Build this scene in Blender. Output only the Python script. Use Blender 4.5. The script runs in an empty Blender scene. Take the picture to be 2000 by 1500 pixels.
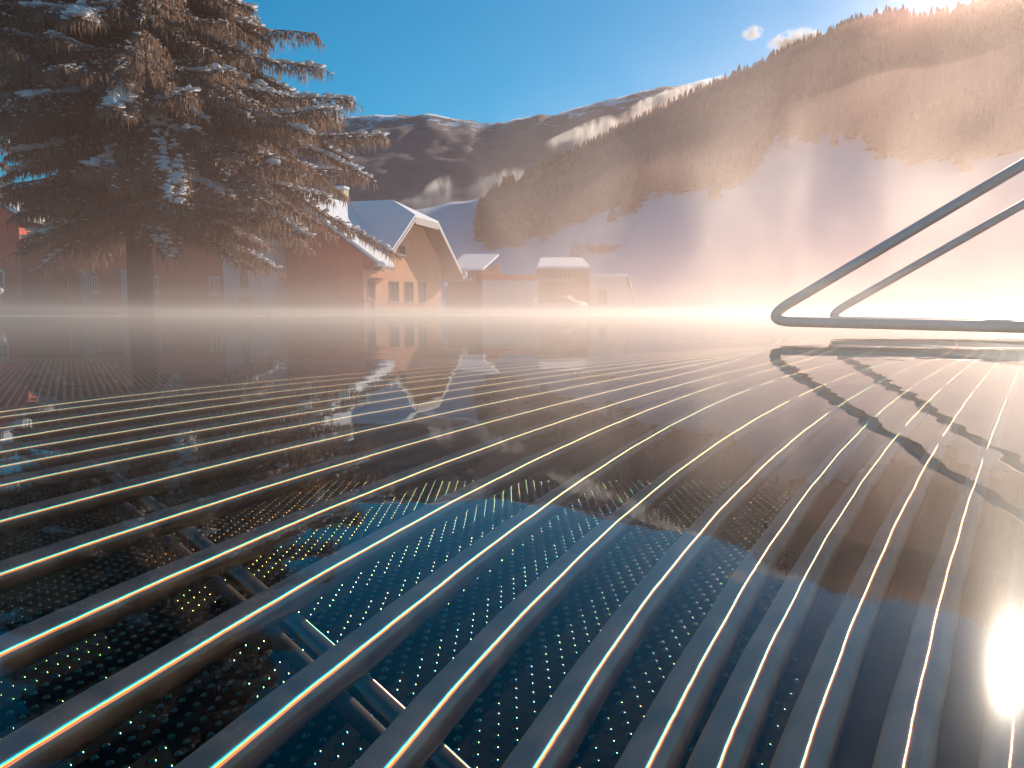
import bpy, bmesh, math, random
import numpy as np
from mathutils import Vector, Matrix, noise

random.seed(7)
rng = np.random.default_rng(7)
S = bpy.context.scene
COL = S.collection

# ---------------------------------------------------------------- camera, sky, sun, exposure
H = 0.10                       # lens height above the water
F = 1500.0                     # focal length in photo pixels (2000 px wide)
PITCH = math.atan(139.0 / F)
cam_d = bpy.data.cameras.new('camera')
cam = bpy.data.objects.new('camera', cam_d); COL.objects.link(cam)
cam_d.sensor_width = 36.0; cam_d.lens = 27.0
cam_d.clip_start = 0.01; cam_d.clip_end = 9000
cam.location = (0, 0, H)
cam.rotation_euler = (math.radians(90) - PITCH, 0, 0)
S.camera = cam

SUN_AZ, SUN_EL = math.radians(33.9), math.radians(21.8)
SUN = Vector((math.sin(SUN_AZ) * math.cos(SUN_EL), math.cos(SUN_AZ) * math.cos(SUN_EL), math.sin(SUN_EL)))
world = bpy.data.worlds.new('World'); S.world = world; world.use_nodes = True
wn = world.node_tree; bg = wn.nodes['Background']
sky = wn.nodes.new('ShaderNodeTexSky'); sky.sky_type = 'NISHITA'; sky.sun_disc = False
sky.sun_elevation = SUN_EL; sky.sun_rotation = SUN_AZ
sky.altitude = 1500; sky.air_density = 1.3; sky.dust_density = 0.2; sky.ozone_density = 5.0
hs = wn.nodes.new('ShaderNodeHueSaturation'); hs.inputs['Saturation'].default_value = 1.55; hs.inputs['Hue'].default_value = 0.481
wn.links.new(sky.outputs[0], hs.inputs['Color']); wn.links.new(hs.outputs[0], bg.inputs[0]); bg.inputs[1].default_value = 0.082

sd = bpy.data.lights.new('sun', 'SUN'); so = bpy.data.objects.new('sun', sd); COL.objects.link(so)
sd.energy = 5.0; sd.angle = math.radians(0.55); sd.color = (1.0, 0.83, 0.66)
so.location = (60, 90, 60); so.rotation_euler = SUN.to_track_quat('Z', 'Y').to_euler()

S.render.engine = 'CYCLES'
S.view_settings.view_transform = 'Standard'; S.view_settings.look = 'None'
S.view_settings.exposure = 0.45; S.view_settings.gamma = 1.0
cy = S.cycles
cy.max_bounces = 7; cy.diffuse_bounces = 2; cy.glossy_bounces = 4; cy.transmission_bounces = 4
cy.transparent_max_bounces = 24; cy.volume_bounces = 0
cy.volume_step_rate = 2.0; cy.volume_max_steps = 96
cy.caustics_reflective = False; cy.caustics_refractive = False
cy.use_adaptive_sampling = True; cy.adaptive_threshold = 0.015
cy.use_denoising = True; cy.denoiser = 'OPENIMAGEDENOISE'
cy.sample_clamp_indirect = 6.0; cy.sample_clamp_direct = 60.0

# ---------------------------------------------------------------- helpers
def ray(px, py):
    X = px - 1000.0; Y = 750.0 - py
    return X, F * math.cos(PITCH) + Y * math.sin(PITCH), Y * math.cos(PITCH) - F * math.sin(PITCH)

def W(px, py, D):
    """the place at distance D ahead that the photograph shows at px, py"""
    x, y, z = ray(px, py); t = D / y
    return Vector((x * t, D, H + z * t))

def on_plane(px, py, zp):
    x, y, z = ray(px, py); t = (zp - H) / z
    return Vector((x * t, y * t, zp))

def tag(o, label=None, cat=None, group=None, kind=None):
    if label: o['label'] = label
    if cat: o['category'] = cat
    if group: o['group'] = group
    if kind: o['kind'] = kind
    return o

def obj(name, verts, faces, mat, parent=None, smooth=False, mats=None, loc=None):
    me = bpy.data.meshes.new(name); me.from_pydata([tuple(v) for v in verts], [], [tuple(f) for f in faces]); me.update()
    if mats:
        for m in mats: me.materials.append(m)
    elif mat: me.materials.append(mat)
    if smooth: me.polygons.foreach_set('use_smooth', [True] * len(me.polygons))
    o = bpy.data.objects.new(name, me); COL.objects.link(o)
    if parent: o.parent = parent
    if loc is not None: o.location = loc
    return o

def np_obj(name, V, T, mat, parent=None, smooth=False):
    """V (n,3), T (m,3) arrays of triangles"""
    me = bpy.data.meshes.new(name)
    me.vertices.add(len(V)); me.vertices.foreach_set('co', np.asarray(V, dtype=np.float32).ravel())
    n = len(T); k = T.shape[1]
    me.loops.add(n * k); me.loops.foreach_set('vertex_index', np.asarray(T, dtype=np.int32).ravel())
    me.polygons.add(n); me.polygons.foreach_set('loop_start', np.arange(0, n * k, k, dtype=np.int32))
    me.polygons.foreach_set('loop_total', np.full(n, k, dtype=np.int32))
    if smooth: me.polygons.foreach_set('use_smooth', np.ones(n, dtype=bool))
    me.update(); me.validate()
    me.materials.append(mat)
    o = bpy.data.objects.new(name, me); COL.objects.link(o)
    if parent: o.parent = parent
    return o

def empty(name, loc=(0, 0, 0), rz=0):
    o = bpy.data.objects.new(name, None); COL.objects.link(o)
    o.location = loc; o.rotation_euler = (0, 0, rz); o.empty_display_size = 0.2
    return o

class MB:
    def __init__(self): self.v = []; self.f = []
    def add(self, vs, fs):
        b = len(self.v); self.v += [tuple(v) for v in vs]; self.f += [tuple(i + b for i in f) for f in fs]
    def box(self, x0, y0, z0, x1, y1, z1, M=None):
        vs = [Vector(p) for p in ((x0,y0,z0),(x1,y0,z0),(x1,y1,z0),(x0,y1,z0),(x0,y0,z1),(x1,y0,z1),(x1,y1,z1),(x0,y1,z1))]
        if M: vs = [M(v) for v in vs]
        self.add(vs, [(0,3,2,1),(4,5,6,7),(0,1,5,4),(1,2,6,5),(2,3,7,6),(3,0,4,7)])
    def prism(self, poly, d, M=None):
        """poly: list of 3-d points, extruded by vector d"""
        d = Vector(d); n = len(poly); a = [Vector(p) for p in poly]; b = [p + d for p in a]
        vs = a + b
        if M: vs = [M(v) for v in vs]
        self.add(vs, [tuple(range(n - 1, -1, -1)), tuple(range(n, 2 * n))] + [(i, (i + 1) % n, (i + 1) % n + n, i + n) for i in range(n)])
    def tube(self, pts, r, n=10, caps=True):
        pts = [Vector(p) for p in pts]; rs = r if isinstance(r, (list, tuple)) else [r] * len(pts)
        vs = []; up = Vector((0, 0, 1)); prev = None
        for i, p in enumerate(pts):
            t = (pts[min(i + 1, len(pts) - 1)] - pts[max(i - 1, 0)]).normalized()
            if prev is None: a = t.cross(up if abs(t.z) < 0.95 else Vector((1, 0, 0))).normalized()
            else: a = (prev - t * prev.dot(t)).normalized()
            prev = a; b = t.cross(a)
            for k in range(n):
                q = 2 * math.pi * k / n
                vs.append(p + (a * math.cos(q) + b * math.sin(q)) * rs[i])
        fs = []
        for i in range(len(pts) - 1):
            for k in range(n):
                k2 = (k + 1) % n
                fs.append((i * n + k, i * n + k2, (i + 1) * n + k2, (i + 1) * n + k))
        if caps: fs.append(tuple(range(n - 1, -1, -1))); fs.append(tuple((len(pts) - 1) * n + k for k in range(n)))
        self.add(vs, fs)
    def build(self, name, mat, parent=None, smooth=False): return obj(name, self.v, self.f, mat, parent, smooth)

def fix_normals(o):
    bm = bmesh.new(); bm.from_mesh(o.data); bmesh.ops.recalc_face_normals(bm, faces=bm.faces); bm.to_mesh(o.data); bm.free()
    return o

def bevel(o, w=0.02, seg=2):
    m = o.modifiers.new('bevel', 'BEVEL'); m.width = w; m.segments = seg; m.limit_method = 'ANGLE'
    return o

# ---------------------------------------------------------------- materials
def mat(name, color, rough=0.6, metal=0.0, var=0.0, scale=4.0, bump=0.0, bscale=20.0, spec=0.5, color2=None, coords='Object'):
    m = bpy.data.materials.new(name); m.use_nodes = True; nt = m.node_tree; N = nt.nodes; L = nt.links
    p = N['Principled BSDF']; p.inputs['Base Color'].default_value = (*color, 1); p.inputs['Roughness'].default_value = rough
    p.inputs['Metallic'].default_value = metal; p.inputs['Specular IOR Level'].default_value = spec
    tc = N.new('ShaderNodeTexCoord')
    if var or color2:
        n = N.new('ShaderNodeTexNoise'); n.inputs['Scale'].default_value = scale; n.inputs['Detail'].default_value = 6; n.inputs['Roughness'].default_value = 0.65
        L.new(tc.outputs[coords], n.inputs[0])
        r = N.new('ShaderNodeValToRGB'); r.color_ramp.elements[0].position = 0.32; r.color_ramp.elements[1].position = 0.68
        c2 = color2 or tuple(min(1, c * (1 + var)) for c in color); c1 = color if color2 else tuple(c * (1 - var) for c in color)
        r.color_ramp.elements[0].color = (*c1, 1); r.color_ramp.elements[1].color = (*c2, 1)
        L.new(n.outputs[0], r.inputs[0]); L.new(r.outputs[0], p.inputs['Base Color'])
    if bump:
        n = N.new('ShaderNodeTexNoise'); n.inputs['Scale'].default_value = bscale; n.inputs['Detail'].default_value = 5
        L.new(tc.outputs[coords], n.inputs[0])
        b = N.new('ShaderNodeBump'); b.inputs['Strength'].default_value = bump; b.inputs['Distance'].default_value = 0.05
        L.new(n.outputs[0], b.inputs['Height']); L.new(b.outputs[0], p.inputs['Normal'])
    return m

def volume_mat(name, color, density, aniso, noise_scale=None, lo=0.45, hi=0.7, base=0.0, stretch=(1, 1, 1), soft=None, detail=2.0, dome=False):
    m = bpy.data.materials.new(name); m.use_nodes = True; nt = m.node_tree; N = nt.nodes; L = nt.links
    N.remove(N['Principled BSDF']); out = N['Material Output']
    v = N.new('ShaderNodeVolumePrincipled'); v.inputs['Color'].default_value = (*color, 1)
    v.inputs['Density'].default_value = density; v.inputs['Anisotropy'].default_value = aniso
    L.new(v.outputs[0], out.inputs['Volume'])
    if noise_scale:
        tc = N.new('ShaderNodeTexCoord'); mp = N.new('ShaderNodeMapping'); mp.inputs['Scale'].default_value = stretch
        L.new(tc.outputs['Object'], mp.inputs[0])
        n = N.new('ShaderNodeTexNoise'); n.inputs['Scale'].default_value = noise_scale; n.inputs['Detail'].default_value = detail; n.inputs['Distortion'].default_value = 0.6
        L.new(mp.outputs[0], n.inputs[0])
        mr = N.new('ShaderNodeMapRange'); mr.inputs[1].default_value = lo; mr.inputs[2].default_value = hi
        mr.inputs[3].default_value = density * base; mr.inputs[4].default_value = density; mr.interpolation_type = 'SMOOTHSTEP'
        L.new(n.outputs[0], mr.inputs[0]); last = mr.outputs[0]
        if soft:      # fade to nothing at the rim of a unit ball (generated coordinates)
            sub = N.new('ShaderNodeVectorMath'); sub.operation = 'SUBTRACT'; sub.inputs[1].default_value = (0.5, 0.5, 0.0 if dome else 0.5)
            sq = N.new('ShaderNodeVectorMath'); sq.operation = 'MULTIPLY'; sq.inputs[1].default_value = (1, 1, 0.5 if dome else 1)
            L.new(tc.outputs['Generated'], sq.inputs[0]); L.new(sq.outputs[0], sub.inputs[0])
            ln = N.new('ShaderNodeVectorMath'); ln.operation = 'LENGTH'; L.new(sub.outputs[0], ln.inputs[0])
            m2 = N.new('ShaderNodeMapRange'); m2.inputs[1].default_value = 0.5; m2.inputs[2].default_value = soft; m2.inputs[3].default_value = 0; m2.inputs[4].default_value = 1
            m2.interpolation_type = 'SMOOTHSTEP'
            L.new(ln.outputs['Value'], m2.inputs[0])
            mu = N.new('ShaderNodeMath'); mu.operation = 'MULTIPLY'; L.new(last, mu.inputs[0]); L.new(m2.outputs[0], mu.inputs[1]); last = mu.outputs[0]
        L.new(last, v.inputs['Density'])
    return m

def water_material():
    m = bpy.data.materials.new('pool_water'); m.use_nodes = True; nt = m.node_tree; N = nt.nodes; L = nt.links
    N.remove(N['Principled BSDF']); out = N['Material Output']
    tc = N.new('ShaderNodeTexCoord')
    n = N.new('ShaderNodeTexNoise'); n.inputs['Scale'].default_value = 5.0; n.inputs['Detail'].default_value = 2.0
    L.new(tc.outputs['Object'], n.inputs[0])
    b = N.new('ShaderNodeBump'); b.inputs['Strength'].default_value = 0.035; b.inputs['Distance'].default_value = 0.02
    L.new(n.outputs[0], b.inputs['Height'])
    geo = N.new('ShaderNodeNewGeometry')          # Schlick reflectance of water, the same seen from above or below
    dt = N.new('ShaderNodeVectorMath'); dt.operation = 'DOT_PRODUCT'; L.new(geo.outputs['Incoming'], dt.inputs[0]); L.new(b.outputs[0], dt.inputs[1])
    last = dt.outputs['Value']
    for (op, v1, first) in (('ABSOLUTE', None, 0), ('SUBTRACT', 1.0, 1), ('POWER', 5.0, 0), ('MULTIPLY', 0.98, 0), ('ADD', 0.02, 0)):
        q = N.new('ShaderNodeMath'); q.operation = op; q.use_clamp = op in ('SUBTRACT', 'ADD')
        L.new(last, q.inputs[first])
        if v1 is not None: q.inputs[1 - first].default_value = v1
        last = q.outputs[0]
    fr = q
    g = N.new('ShaderNodeBsdfGlossy'); g.inputs['Roughness'].default_value = 0.012; L.new(b.outputs[0], g.inputs['Normal'])
    g2 = N.new('ShaderNodeBsdfGlossy'); g2.inputs['Roughness'].default_value = 0.10
    gm = N.new('ShaderNodeMixShader'); gm.inputs[0].default_value = 0.045
    g3 = N.new('ShaderNodeBsdfGlossy'); g3.inputs['Roughness'].default_value = 0.27
    ga = N.new('ShaderNodeMixShader'); ga.inputs[0].default_value = 0.016; L.new(g.outputs[0], ga.inputs[1]); L.new(g3.outputs[0], ga.inputs[2])
    L.new(ga.outputs[0], gm.inputs[1]); L.new(g2.outputs[0], gm.inputs[2])
    t = N.new('ShaderNodeBsdfTransparent'); t.inputs[0].default_value = (0.90, 0.93, 0.95, 1)
    mx = N.new('ShaderNodeMixShader'); L.new(fr.outputs[0], mx.inputs[0]); L.new(t.outputs[0], mx.inputs[1]); L.new(gm.outputs[0], mx.inputs[2])
    L.new(mx.outputs[0], out.inputs['Surface'])
    return m

def wet_steel(name, tint, lobes, brushed=0.0):
    """polished steel under water: each colour of light is bent by its own small angle, so its glints lie side by side
    lobes: (colour, shift, roughness, weight)"""
    m = bpy.data.materials.new(name); m.use_nodes = True; nt = m.node_tree; N = nt.nodes; L = nt.links
    N.remove(N['Principled BSDF']); out = N['Material Output']
    geo = N.new('ShaderNodeNewGeometry')
    fl = N.new('ShaderNodeVectorMath'); fl.operation = 'MULTIPLY'; fl.inputs[1].default_value = (1, 1, 0)
    L.new(geo.outputs['Incoming'], fl.inputs[0])
    nm = N.new('ShaderNodeVectorMath'); nm.operation = 'NORMALIZE'; L.new(fl.outputs[0], nm.inputs[0])
    tc = N.new('ShaderNodeTexCoord'); no = N.new('ShaderNodeTexNoise'); no.inputs['Scale'].default_value = 22; no.inputs['Detail'].default_value = 3
    L.new(tc.outputs['Object'], no.inputs[0])
    bp = N.new('ShaderNodeBump'); bp.inputs['Strength'].default_value = 0.06; bp.inputs['Distance'].default_value = 0.01; L.new(no.outputs[0], bp.inputs['Height'])
    last = None
    for (c, sh, ro, w) in lobes:  # colour fringing by the water is put into these lobe tints
        sc = N.new('ShaderNodeVectorMath'); sc.operation = 'SCALE'; sc.inputs['Scale'].default_value = sh; L.new(nm.outputs[0], sc.inputs[0])
        ad = N.new('ShaderNodeVectorMath'); ad.operation = 'ADD'; L.new(bp.outputs[0], ad.inputs[0]); L.new(sc.outputs[0], ad.inputs[1])
        n2 = N.new('ShaderNodeVectorMath'); n2.operation = 'NORMALIZE'; L.new(ad.outputs[0], n2.inputs[0])
        g = N.new('ShaderNodeBsdfGlossy'); g.inputs['Color'].default_value = (c[0] * tint[0] * w, c[1] * tint[1] * w, c[2] * tint[2] * w, 1)
        g.inputs['Roughness'].default_value = ro; L.new(n2.outputs[0], g.inputs['Normal'])
        if brushed:
            tg = N.new('ShaderNodeTangent'); tg.direction_type = 'UV_MAP'; tg.uv_map = 'round'; L.new(tg.outputs[0], g.inputs['Tangent']); g.inputs['Anisotropy'].default_value = brushed
        if last is None: last = g.outputs[0]
        else:
            a = N.new('ShaderNodeAddShader'); L.new(last, a.inputs[0]); L.new(g.outputs[0], a.inputs[1]); last = a.outputs[0]
    if brushed:      # mottled brown body colour, painting in the warm veil over the steel
        d = N.new('ShaderNodeBsdfDiffuse'); n4 = N.new('ShaderNodeTexNoise'); n4.inputs['Scale'].default_value = 30; n4.inputs['Detail'].default_value = 6
        L.new(tc.outputs['Object'], n4.inputs[0]); cr = N.new('ShaderNodeValToRGB'); cr.color_ramp.elements[0].position = .35; cr.color_ramp.elements[1].position = .7
        cr.color_ramp.elements[0].color = (.036, .020, .014, 1); cr.color_ramp.elements[1].color = (.095, .060, .045, 1); L.new(n4.outputs[0], cr.inputs[0]); L.new(cr.outputs[0], d.inputs[0])
        a = N.new('ShaderNodeAddShader'); L.new(last, a.inputs[0]); L.new(d.outputs[0], a.inputs[1]); last = a.outputs[0]
    L.new(last, out.inputs['Surface'])
    return m

M = {}
M['snow'] = mat('snow', (0.66, 0.68, 0.72), 0.7, var=0.05, scale=1.5, bump=0.4, bscale=6)
M['snow_roof'] = mat('roof_snow', (0.80, 0.82, 0.85), 0.7, var=0.03, scale=2, bump=0.3, bscale=3)
M['orange'] = mat('orange_stucco', (0.68, 0.30, 0.155), 0.85, var=0.08, scale=1.2, bump=0.3, bscale=40)
M['red'] = mat('red_stucco', (0.74, 0.145, 0.085), 0.85, var=0.14, scale=0.8, bump=0.3, bscale=40)
M['brown'] = mat('brown_cladding', (0.22, 0.10, 0.07), 0.8, var=0.15, scale=1.5)
M['grey'] = mat('grey_render', (0.42, 0.40, 0.40), 0.85, var=0.08, scale=1.0)
M['pale'] = mat('pale_siding', (0.58, 0.56, 0.52), 0.8, var=0.06, scale=1.0)
M['white'] = mat('white_paint', (0.78, 0.77, 0.74), 0.5)
M['board'] = mat('weathered_board', (0.50, 0.42, 0.38), 0.7)
M['trim'] = mat('brown_trim', (0.20, 0.13, 0.10), 0.6)
M['chim'] = mat('chimney_render', (0.62, 0.50, 0.30), 0.8, var=0.1)
M['glass'] = mat('window_glass', (0.025, 0.03, 0.035), 0.08)
M['metal'] = mat('rail_steel', (0.80, 0.61, 0.53), 0.50, metal=0.25, var=0.1, scale=12, bump=0.05, bscale=60)
M['sheet'] = mat('sheet_metal', (0.10, 0.07, 0.06), 0.5)
M['bark'] = mat('spruce_bark', (0.075, 0.05, 0.04), 0.95, var=0.4, scale=5, bump=0.8, bscale=14)
M['needle'] = mat('spruce_needles', (0.055, 0.042, 0.030), 0.6, color2=(0.22, 0.15, 0.11), scale=1.6)
def translucent(m, color, fac):
    nt = m.node_tree; N = nt.nodes; L = nt.links; p = N['Principled BSDF']; out = N['Material Output']
    t = N.new('ShaderNodeBsdfTranslucent'); t.inputs[0].default_value = (*color, 1)
    x = N.new('ShaderNodeMixShader'); x.inputs[0].default_value = fac; L.new(p.outputs[0], x.inputs[1]); L.new(t.outputs[0], x.inputs[2]); L.new(x.outputs[0], out.inputs['Surface'])
translucent(M['needle'], (0.30, 0.19, 0.13), .42)
M['snow_load'] = mat('tree_snow', (0.82, 0.83, 0.86), 0.6, bump=0.4, bscale=12); translucent(M['snow_load'], (0.80, 0.80, 0.82), .40)
M['forest'] = mat('far_forest', (0.085, 0.050, 0.040), 0.9, color2=(0.23, 0.13, 0.10), scale=0.03)
M['tile'] = mat('pool_floor', (0.05, 0.06, 0.07), 0.5, var=0.2, scale=8)
M['wall_tile'] = mat('pool_wall', (0.16, 0.18, 0.19), 0.4, var=0.1, scale=8)
M['plate'] = mat('bed_plate', (0.012, 0.014, 0.014), 0.8, var=0.4, scale=20, spec=0.0)
M['water'] = water_material()
# colour, shift towards the viewer, roughness, weight
sharp = [((1, .26, .03), -0.080, 0.31, 0.30), ((.30, 1, .22), 0.0, 0.27, 0.34), ((.0, .46, 1), 0.12, 0.33, 1.25),
         ((1, .56, .36), -0.22, 0.52, 0.40), ((0.0, .44, .95), 0.25, 0.47, 0.15)]
M['tube'] = wet_steel('tube_steel', (0.42, 0.25, 0.16), sharp, 0.86)
dot = [((1, .25, .02), 0.08, 0.15, 0.5), ((.1, 1, .1), 0.0, 0.15, 0.5), ((.02, .2, 1), -0.10, 0.15, 0.5)]
M['dull'] = mat('dull_steel', (0.08, 0.055, 0.04), 0.5, metal=0.3, var=0.2, scale=30)
M['nub'] = wet_steel('nub_steel', (0.24, 0.26, 0.25), dot)
M['nub_pale'] = mat('nub_floor', (0.24, 0.22, 0.21), 0.30, metal=0.6)

# ---------------------------------------------------------------- ground with the pool let into it
PX0, PX1, PY0, PY1 = -13.0, 15.0, -3.0, 19.0
def ground_sheet():
    xs = [-2500, -60, -25, PX0 - .3, PX1 + .3, 30, 80, 2500]; ys = [-600, -20, PY0 - .3, PY1 + .3, 40, 80, 130, 2600]
    vs = [(x, y, 0.0) for y in ys for x in xs]; fs = []
    for j in range(len(ys) - 1):
        for i in range(len(xs) - 1):
            if i == 3 and j == 2: continue
            a = j * len(xs) + i; fs.append((a, a + 1, a + 1 + len(xs), a + len(xs)))
    o = obj('ground', vs, fs, M['snow']); o.location.z = -0.004
    return tag(o, kind='structure')
ground_sheet()
deck = MB()
for (a, b, c, d) in ((PX0 - .3, PY0 - .3, PX1 + .3, PY0), (PX0 - .3, PY1, PX1 + .3, PY1 + .3), (PX0 - .3, PY0, PX0, PY1), (PX1, PY0, PX1 + .3, PY1)):
    deck.box(a, b, -1.3, c, d, 0.004)
tag(deck.build('pool_wall', M['wall_tile']), kind='structure')
tag(obj('pool_floor', [(PX0, PY0, -1.2), (PX1, PY0, -1.2), (PX1, PY1, -1.2), (PX0, PY1, -1.2)], [(0, 1, 2, 3)], M['tile']), kind='structure')
tag(obj('water', [(PX0, PY0, 0), (PX1, PY0, 0), (PX1, PY1, 0), (PX0, PY1, 0)], [(0, 1, 2, 3)], M['water']), kind='structure')

# ---------------------------------------------------------------- hills
def lerp_tab(tab, x):
    if x <= tab[0][0]: return tab[0][1:]
    for a, b in zip(tab, tab[1:]):
        if x <= b[0]:
            t = (x - a[0]) / (b[0] - a[0]); return tuple(p + (q - p) * t for p, q in zip(a[1:], b[1:]))
    return tab[-1][1:]

# px, ridge y, ridge distance, base distance
HILL = [(300, 470, 330, 95), (560, 436, 340, 95), (700, 426, 360, 95), (800, 412, 380, 95), (860, 401, 390, 95), (940, 385, 410, 95), (1000, 372, 425, 95), (1040, 352, 435, 95),
        (1100, 325, 450, 95), (1150, 300, 465, 95), (1200, 268, 490, 95), (1330, 206, 560, 95), (1480, 136, 570, 92), (1560, 98, 550, 90), (1640, 64, 525, 85),
        (1700, 42, 505, 80), (1760, 34, 495, 75), (1800, 44, 490, 70), (1880, 28, 480, 65), (1960, 4, 475, 60), (2060, -50, 470, 60), (2250, -90, 460, 60), (2600, 60, 430, 60)]
NV = 90
def hill_point(px, v):
    ry, rd, bd = lerp_tab(HILL, px)
    top = W(px, ry + 5 * noise.noise(Vector((px * 0.02, 3, 1))), rd)
    D = bd + (rd - bd) * v
    x = top.x / rd * D
    z = top.z * (0.25 * v + 0.75 * v ** 1.35)
    amp = min(1, v * 4) * min(1, (1 - v) * 5 + 0.15)
    z += amp * (0.03 * top.z) * noise.fractal(Vector((x * 0.006, D * 0.006, 0)), 1.0, 2.1, 5)
    z += min(1, v * 6) * 1.6 * noise.fractal(Vector((x * 0.03, D * 0.03, 4)), 1.0, 2.0, 3) * min(1, (1 - v) * 8 + .1)
    return Vector((x, D, max(z, 0.0) - (0.3 if v == 0 else 0)))
pxs = np.linspace(300, 2600, 231)
hv = []; hf = []
for px in pxs:
    for j in range(NV + 1): hv.append(hill_point(px, j / NV))
    ry, rd, bd = lerp_tab(HILL, px); t = hv[-1]
    hv.append(Vector((t.x * 1.25, t.y * 1.25, t.z * 0.75))); hv.append(Vector((t.x * 1.7, t.y * 1.7, -1)))
RW = NV + 3
for i in range(len(pxs) - 1):
    for j in range(RW - 1):
        a = i * RW + j; hf.append((a, a + RW, a + RW + 1, a + 1))

FLOW = [(930, 460), (960, 490), (1000, 482), (1060, 462), (1130, 432), (1200, 408), (1290, 377), (1420, 368), (1465, 345), (1490, 290), (1520, 270), (1600, 264), (1690, 262), (1705, 300), (1740, 318), (1850, 318), (2000, 300), (2200, 300), (2600, 300)]
FTOP = [(930, 460), (950, 440), (970, 415), (1000, 388), (1035, 372), (1060, 340), (1100, 322), (1150, 295), (1200, 262), (1260, 100), (1400, 0), (2600, -200)]
def img(p):
    d = Vector((p.x, p.y, p.z - H)); c, s = math.cos(PITCH), math.sin(PITCH)
    u = d.z * c + d.y * s; f = d.y * c - d.z * s
    return 1000 + F * d.x / f, 750 - F * u / f
def in_forest(p, jit=0.0):
    x, y = img(p)
    if x < 935: return False
    lo = lerp_tab(FLOW, x)[0] + jit; hi = lerp_tab(FTOP, x)[0]
    return y < lo and y > hi - 30

hill = obj('hillside', hv, hf, None, smooth=True)
att = hill.data.attributes.new('wood', 'FLOAT', 'POINT')
att.data.foreach_set('value', [1.0 if in_forest(v, -8) else 0.0 for v in hv])
def hillside_material(name, snow_c, wood_a, wood_b, sc, ragged=.25):
    m = bpy.data.materials.new(name); m.use_nodes = True; nt = m.node_tree; N = nt.nodes; L = nt.links; p = N['Principled BSDF']
    p.inputs['Roughness'].default_value = 0.9; p.inputs['Specular IOR Level'].default_value = 0.1
    at = N.new('ShaderNodeAttribute'); at.attribute_name = 'wood'
    tc = N.new('ShaderNodeTexCoord'); n = N.new('ShaderNodeTexNoise'); n.inputs['Scale'].default_value = sc; n.inputs['Detail'].default_value = 8
    L.new(tc.outputs['Object'], n.inputs[0])
    mx = N.new('ShaderNodeMix'); mx.data_type = 'RGBA'; mx.inputs['A'].default_value = (*wood_a, 1); mx.inputs['B'].default_value = (*wood_b, 1); L.new(n.outputs[0], mx.inputs['Factor'])
    m2 = N.new('ShaderNodeMix'); m2.data_type = 'RGBA'; m2.inputs['A'].default_value = (*snow_c, 1); L.new(mx.outputs['Result'], m2.inputs['B']); 
    n3 = N.new('ShaderNodeTexNoise'); n3.inputs['Scale'].default_value = sc * .7; n3.inputs['Detail'].default_value = 10; n3.inputs['Roughness'].default_value = .7
    mp = N.new('ShaderNodeMapping'); mp.inputs['Scale'].default_value = (1, .35, 2.2); L.new(tc.outputs['Object'], mp.inputs[0]); L.new(mp.outputs[0], n3.inputs[0])
    a1 = N.new('ShaderNodeMath'); a1.operation = 'MULTIPLY_ADD'; a1.inputs[1].default_value = ragged; L.new(n3.outputs[0], a1.inputs[0]); L.new(at.outputs['Fac'], a1.inputs[2])
    r3 = N.new('ShaderNodeMapRange'); r3.inputs[1].default_value = .42 + ragged * .5; r3.inputs[2].default_value = .56 + ragged * .5; L.new(a1.outputs[0], r3.inputs[0]); L.new(r3.outputs[0], m2.inputs['Factor'])
    L.new(m2.outputs['Result'], p.inputs['Base Color'])
    return m
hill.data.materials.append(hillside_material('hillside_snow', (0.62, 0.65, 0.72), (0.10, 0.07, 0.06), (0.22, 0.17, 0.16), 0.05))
tag(hill, kind='structure')

# far mountain closing the valley
MOUNT = [(200, 330), (450, 270), (560, 238), (640, 232), (740, 224), (800, 226), (830, 221), (880, 230), (940, 240), (985, 240), (1010, 232), (1050, 226), (1085, 224), (1150, 205), (1230, 185), (1300, 168), (1380, 162), (1480, 134), (1560, 112), (1700, 90), (1900, 110), (2300, 200)]
NM = 40; mv = []; mf = []; mw = []
mpx = np.linspace(200, 2300, 221)
for px in mpx:
    ry = lerp_tab(MOUNT, px)[0] + 4 * noise.fractal(Vector((px * 0.03, 7, 0)), 1, 2, 4)
    Dr = 1650 + 120 * noise.noise(Vector((px * 0.01, 0, 5))); top = W(px, ry, Dr)
    for j in range(NM + 1):
        v = j / NM; D = 640 + (Dr - 640) * v; x = top.x / Dr * D
        z = top.z * (0.15 + 0.85 * (0.35 * v + 0.65 * v ** 1.5)) if v > 0 else -2
        q = min(1, 4 * (1 - v) + .05)
        z += q * 26 * noise.ridged_multi_fractal(Vector((x * 0.0035, D * 0.0035, 2)), 1, 2.1, 5, 1, 2) * min(1, v * 3) - q * 26 * min(1, v * 3)
        mv.append(Vector((x, D, z)))
        s = noise.fractal(Vector((x * 0.012, D * 0.006, 9)), 1, 2.2, 5)
        sn = .86 - .38 * max(0, v - .72) / .28 - .12 * s
        mw.append(sn)
    mv.append(Vector((top.x * 1.4, top.y * 1.4, -2))); mw.append(0)
RM = NM + 2
for i in range(len(mpx) - 1):
    for j in range(RM - 1):
        a = i * RM + j; mf.append((a, a + RM, a + RM + 1, a + 1))
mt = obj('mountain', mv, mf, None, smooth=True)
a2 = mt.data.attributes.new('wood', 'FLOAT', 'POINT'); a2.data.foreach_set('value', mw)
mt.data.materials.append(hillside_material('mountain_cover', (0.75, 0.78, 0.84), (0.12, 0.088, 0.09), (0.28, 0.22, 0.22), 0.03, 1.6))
tag(mt, kind='structure')

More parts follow.
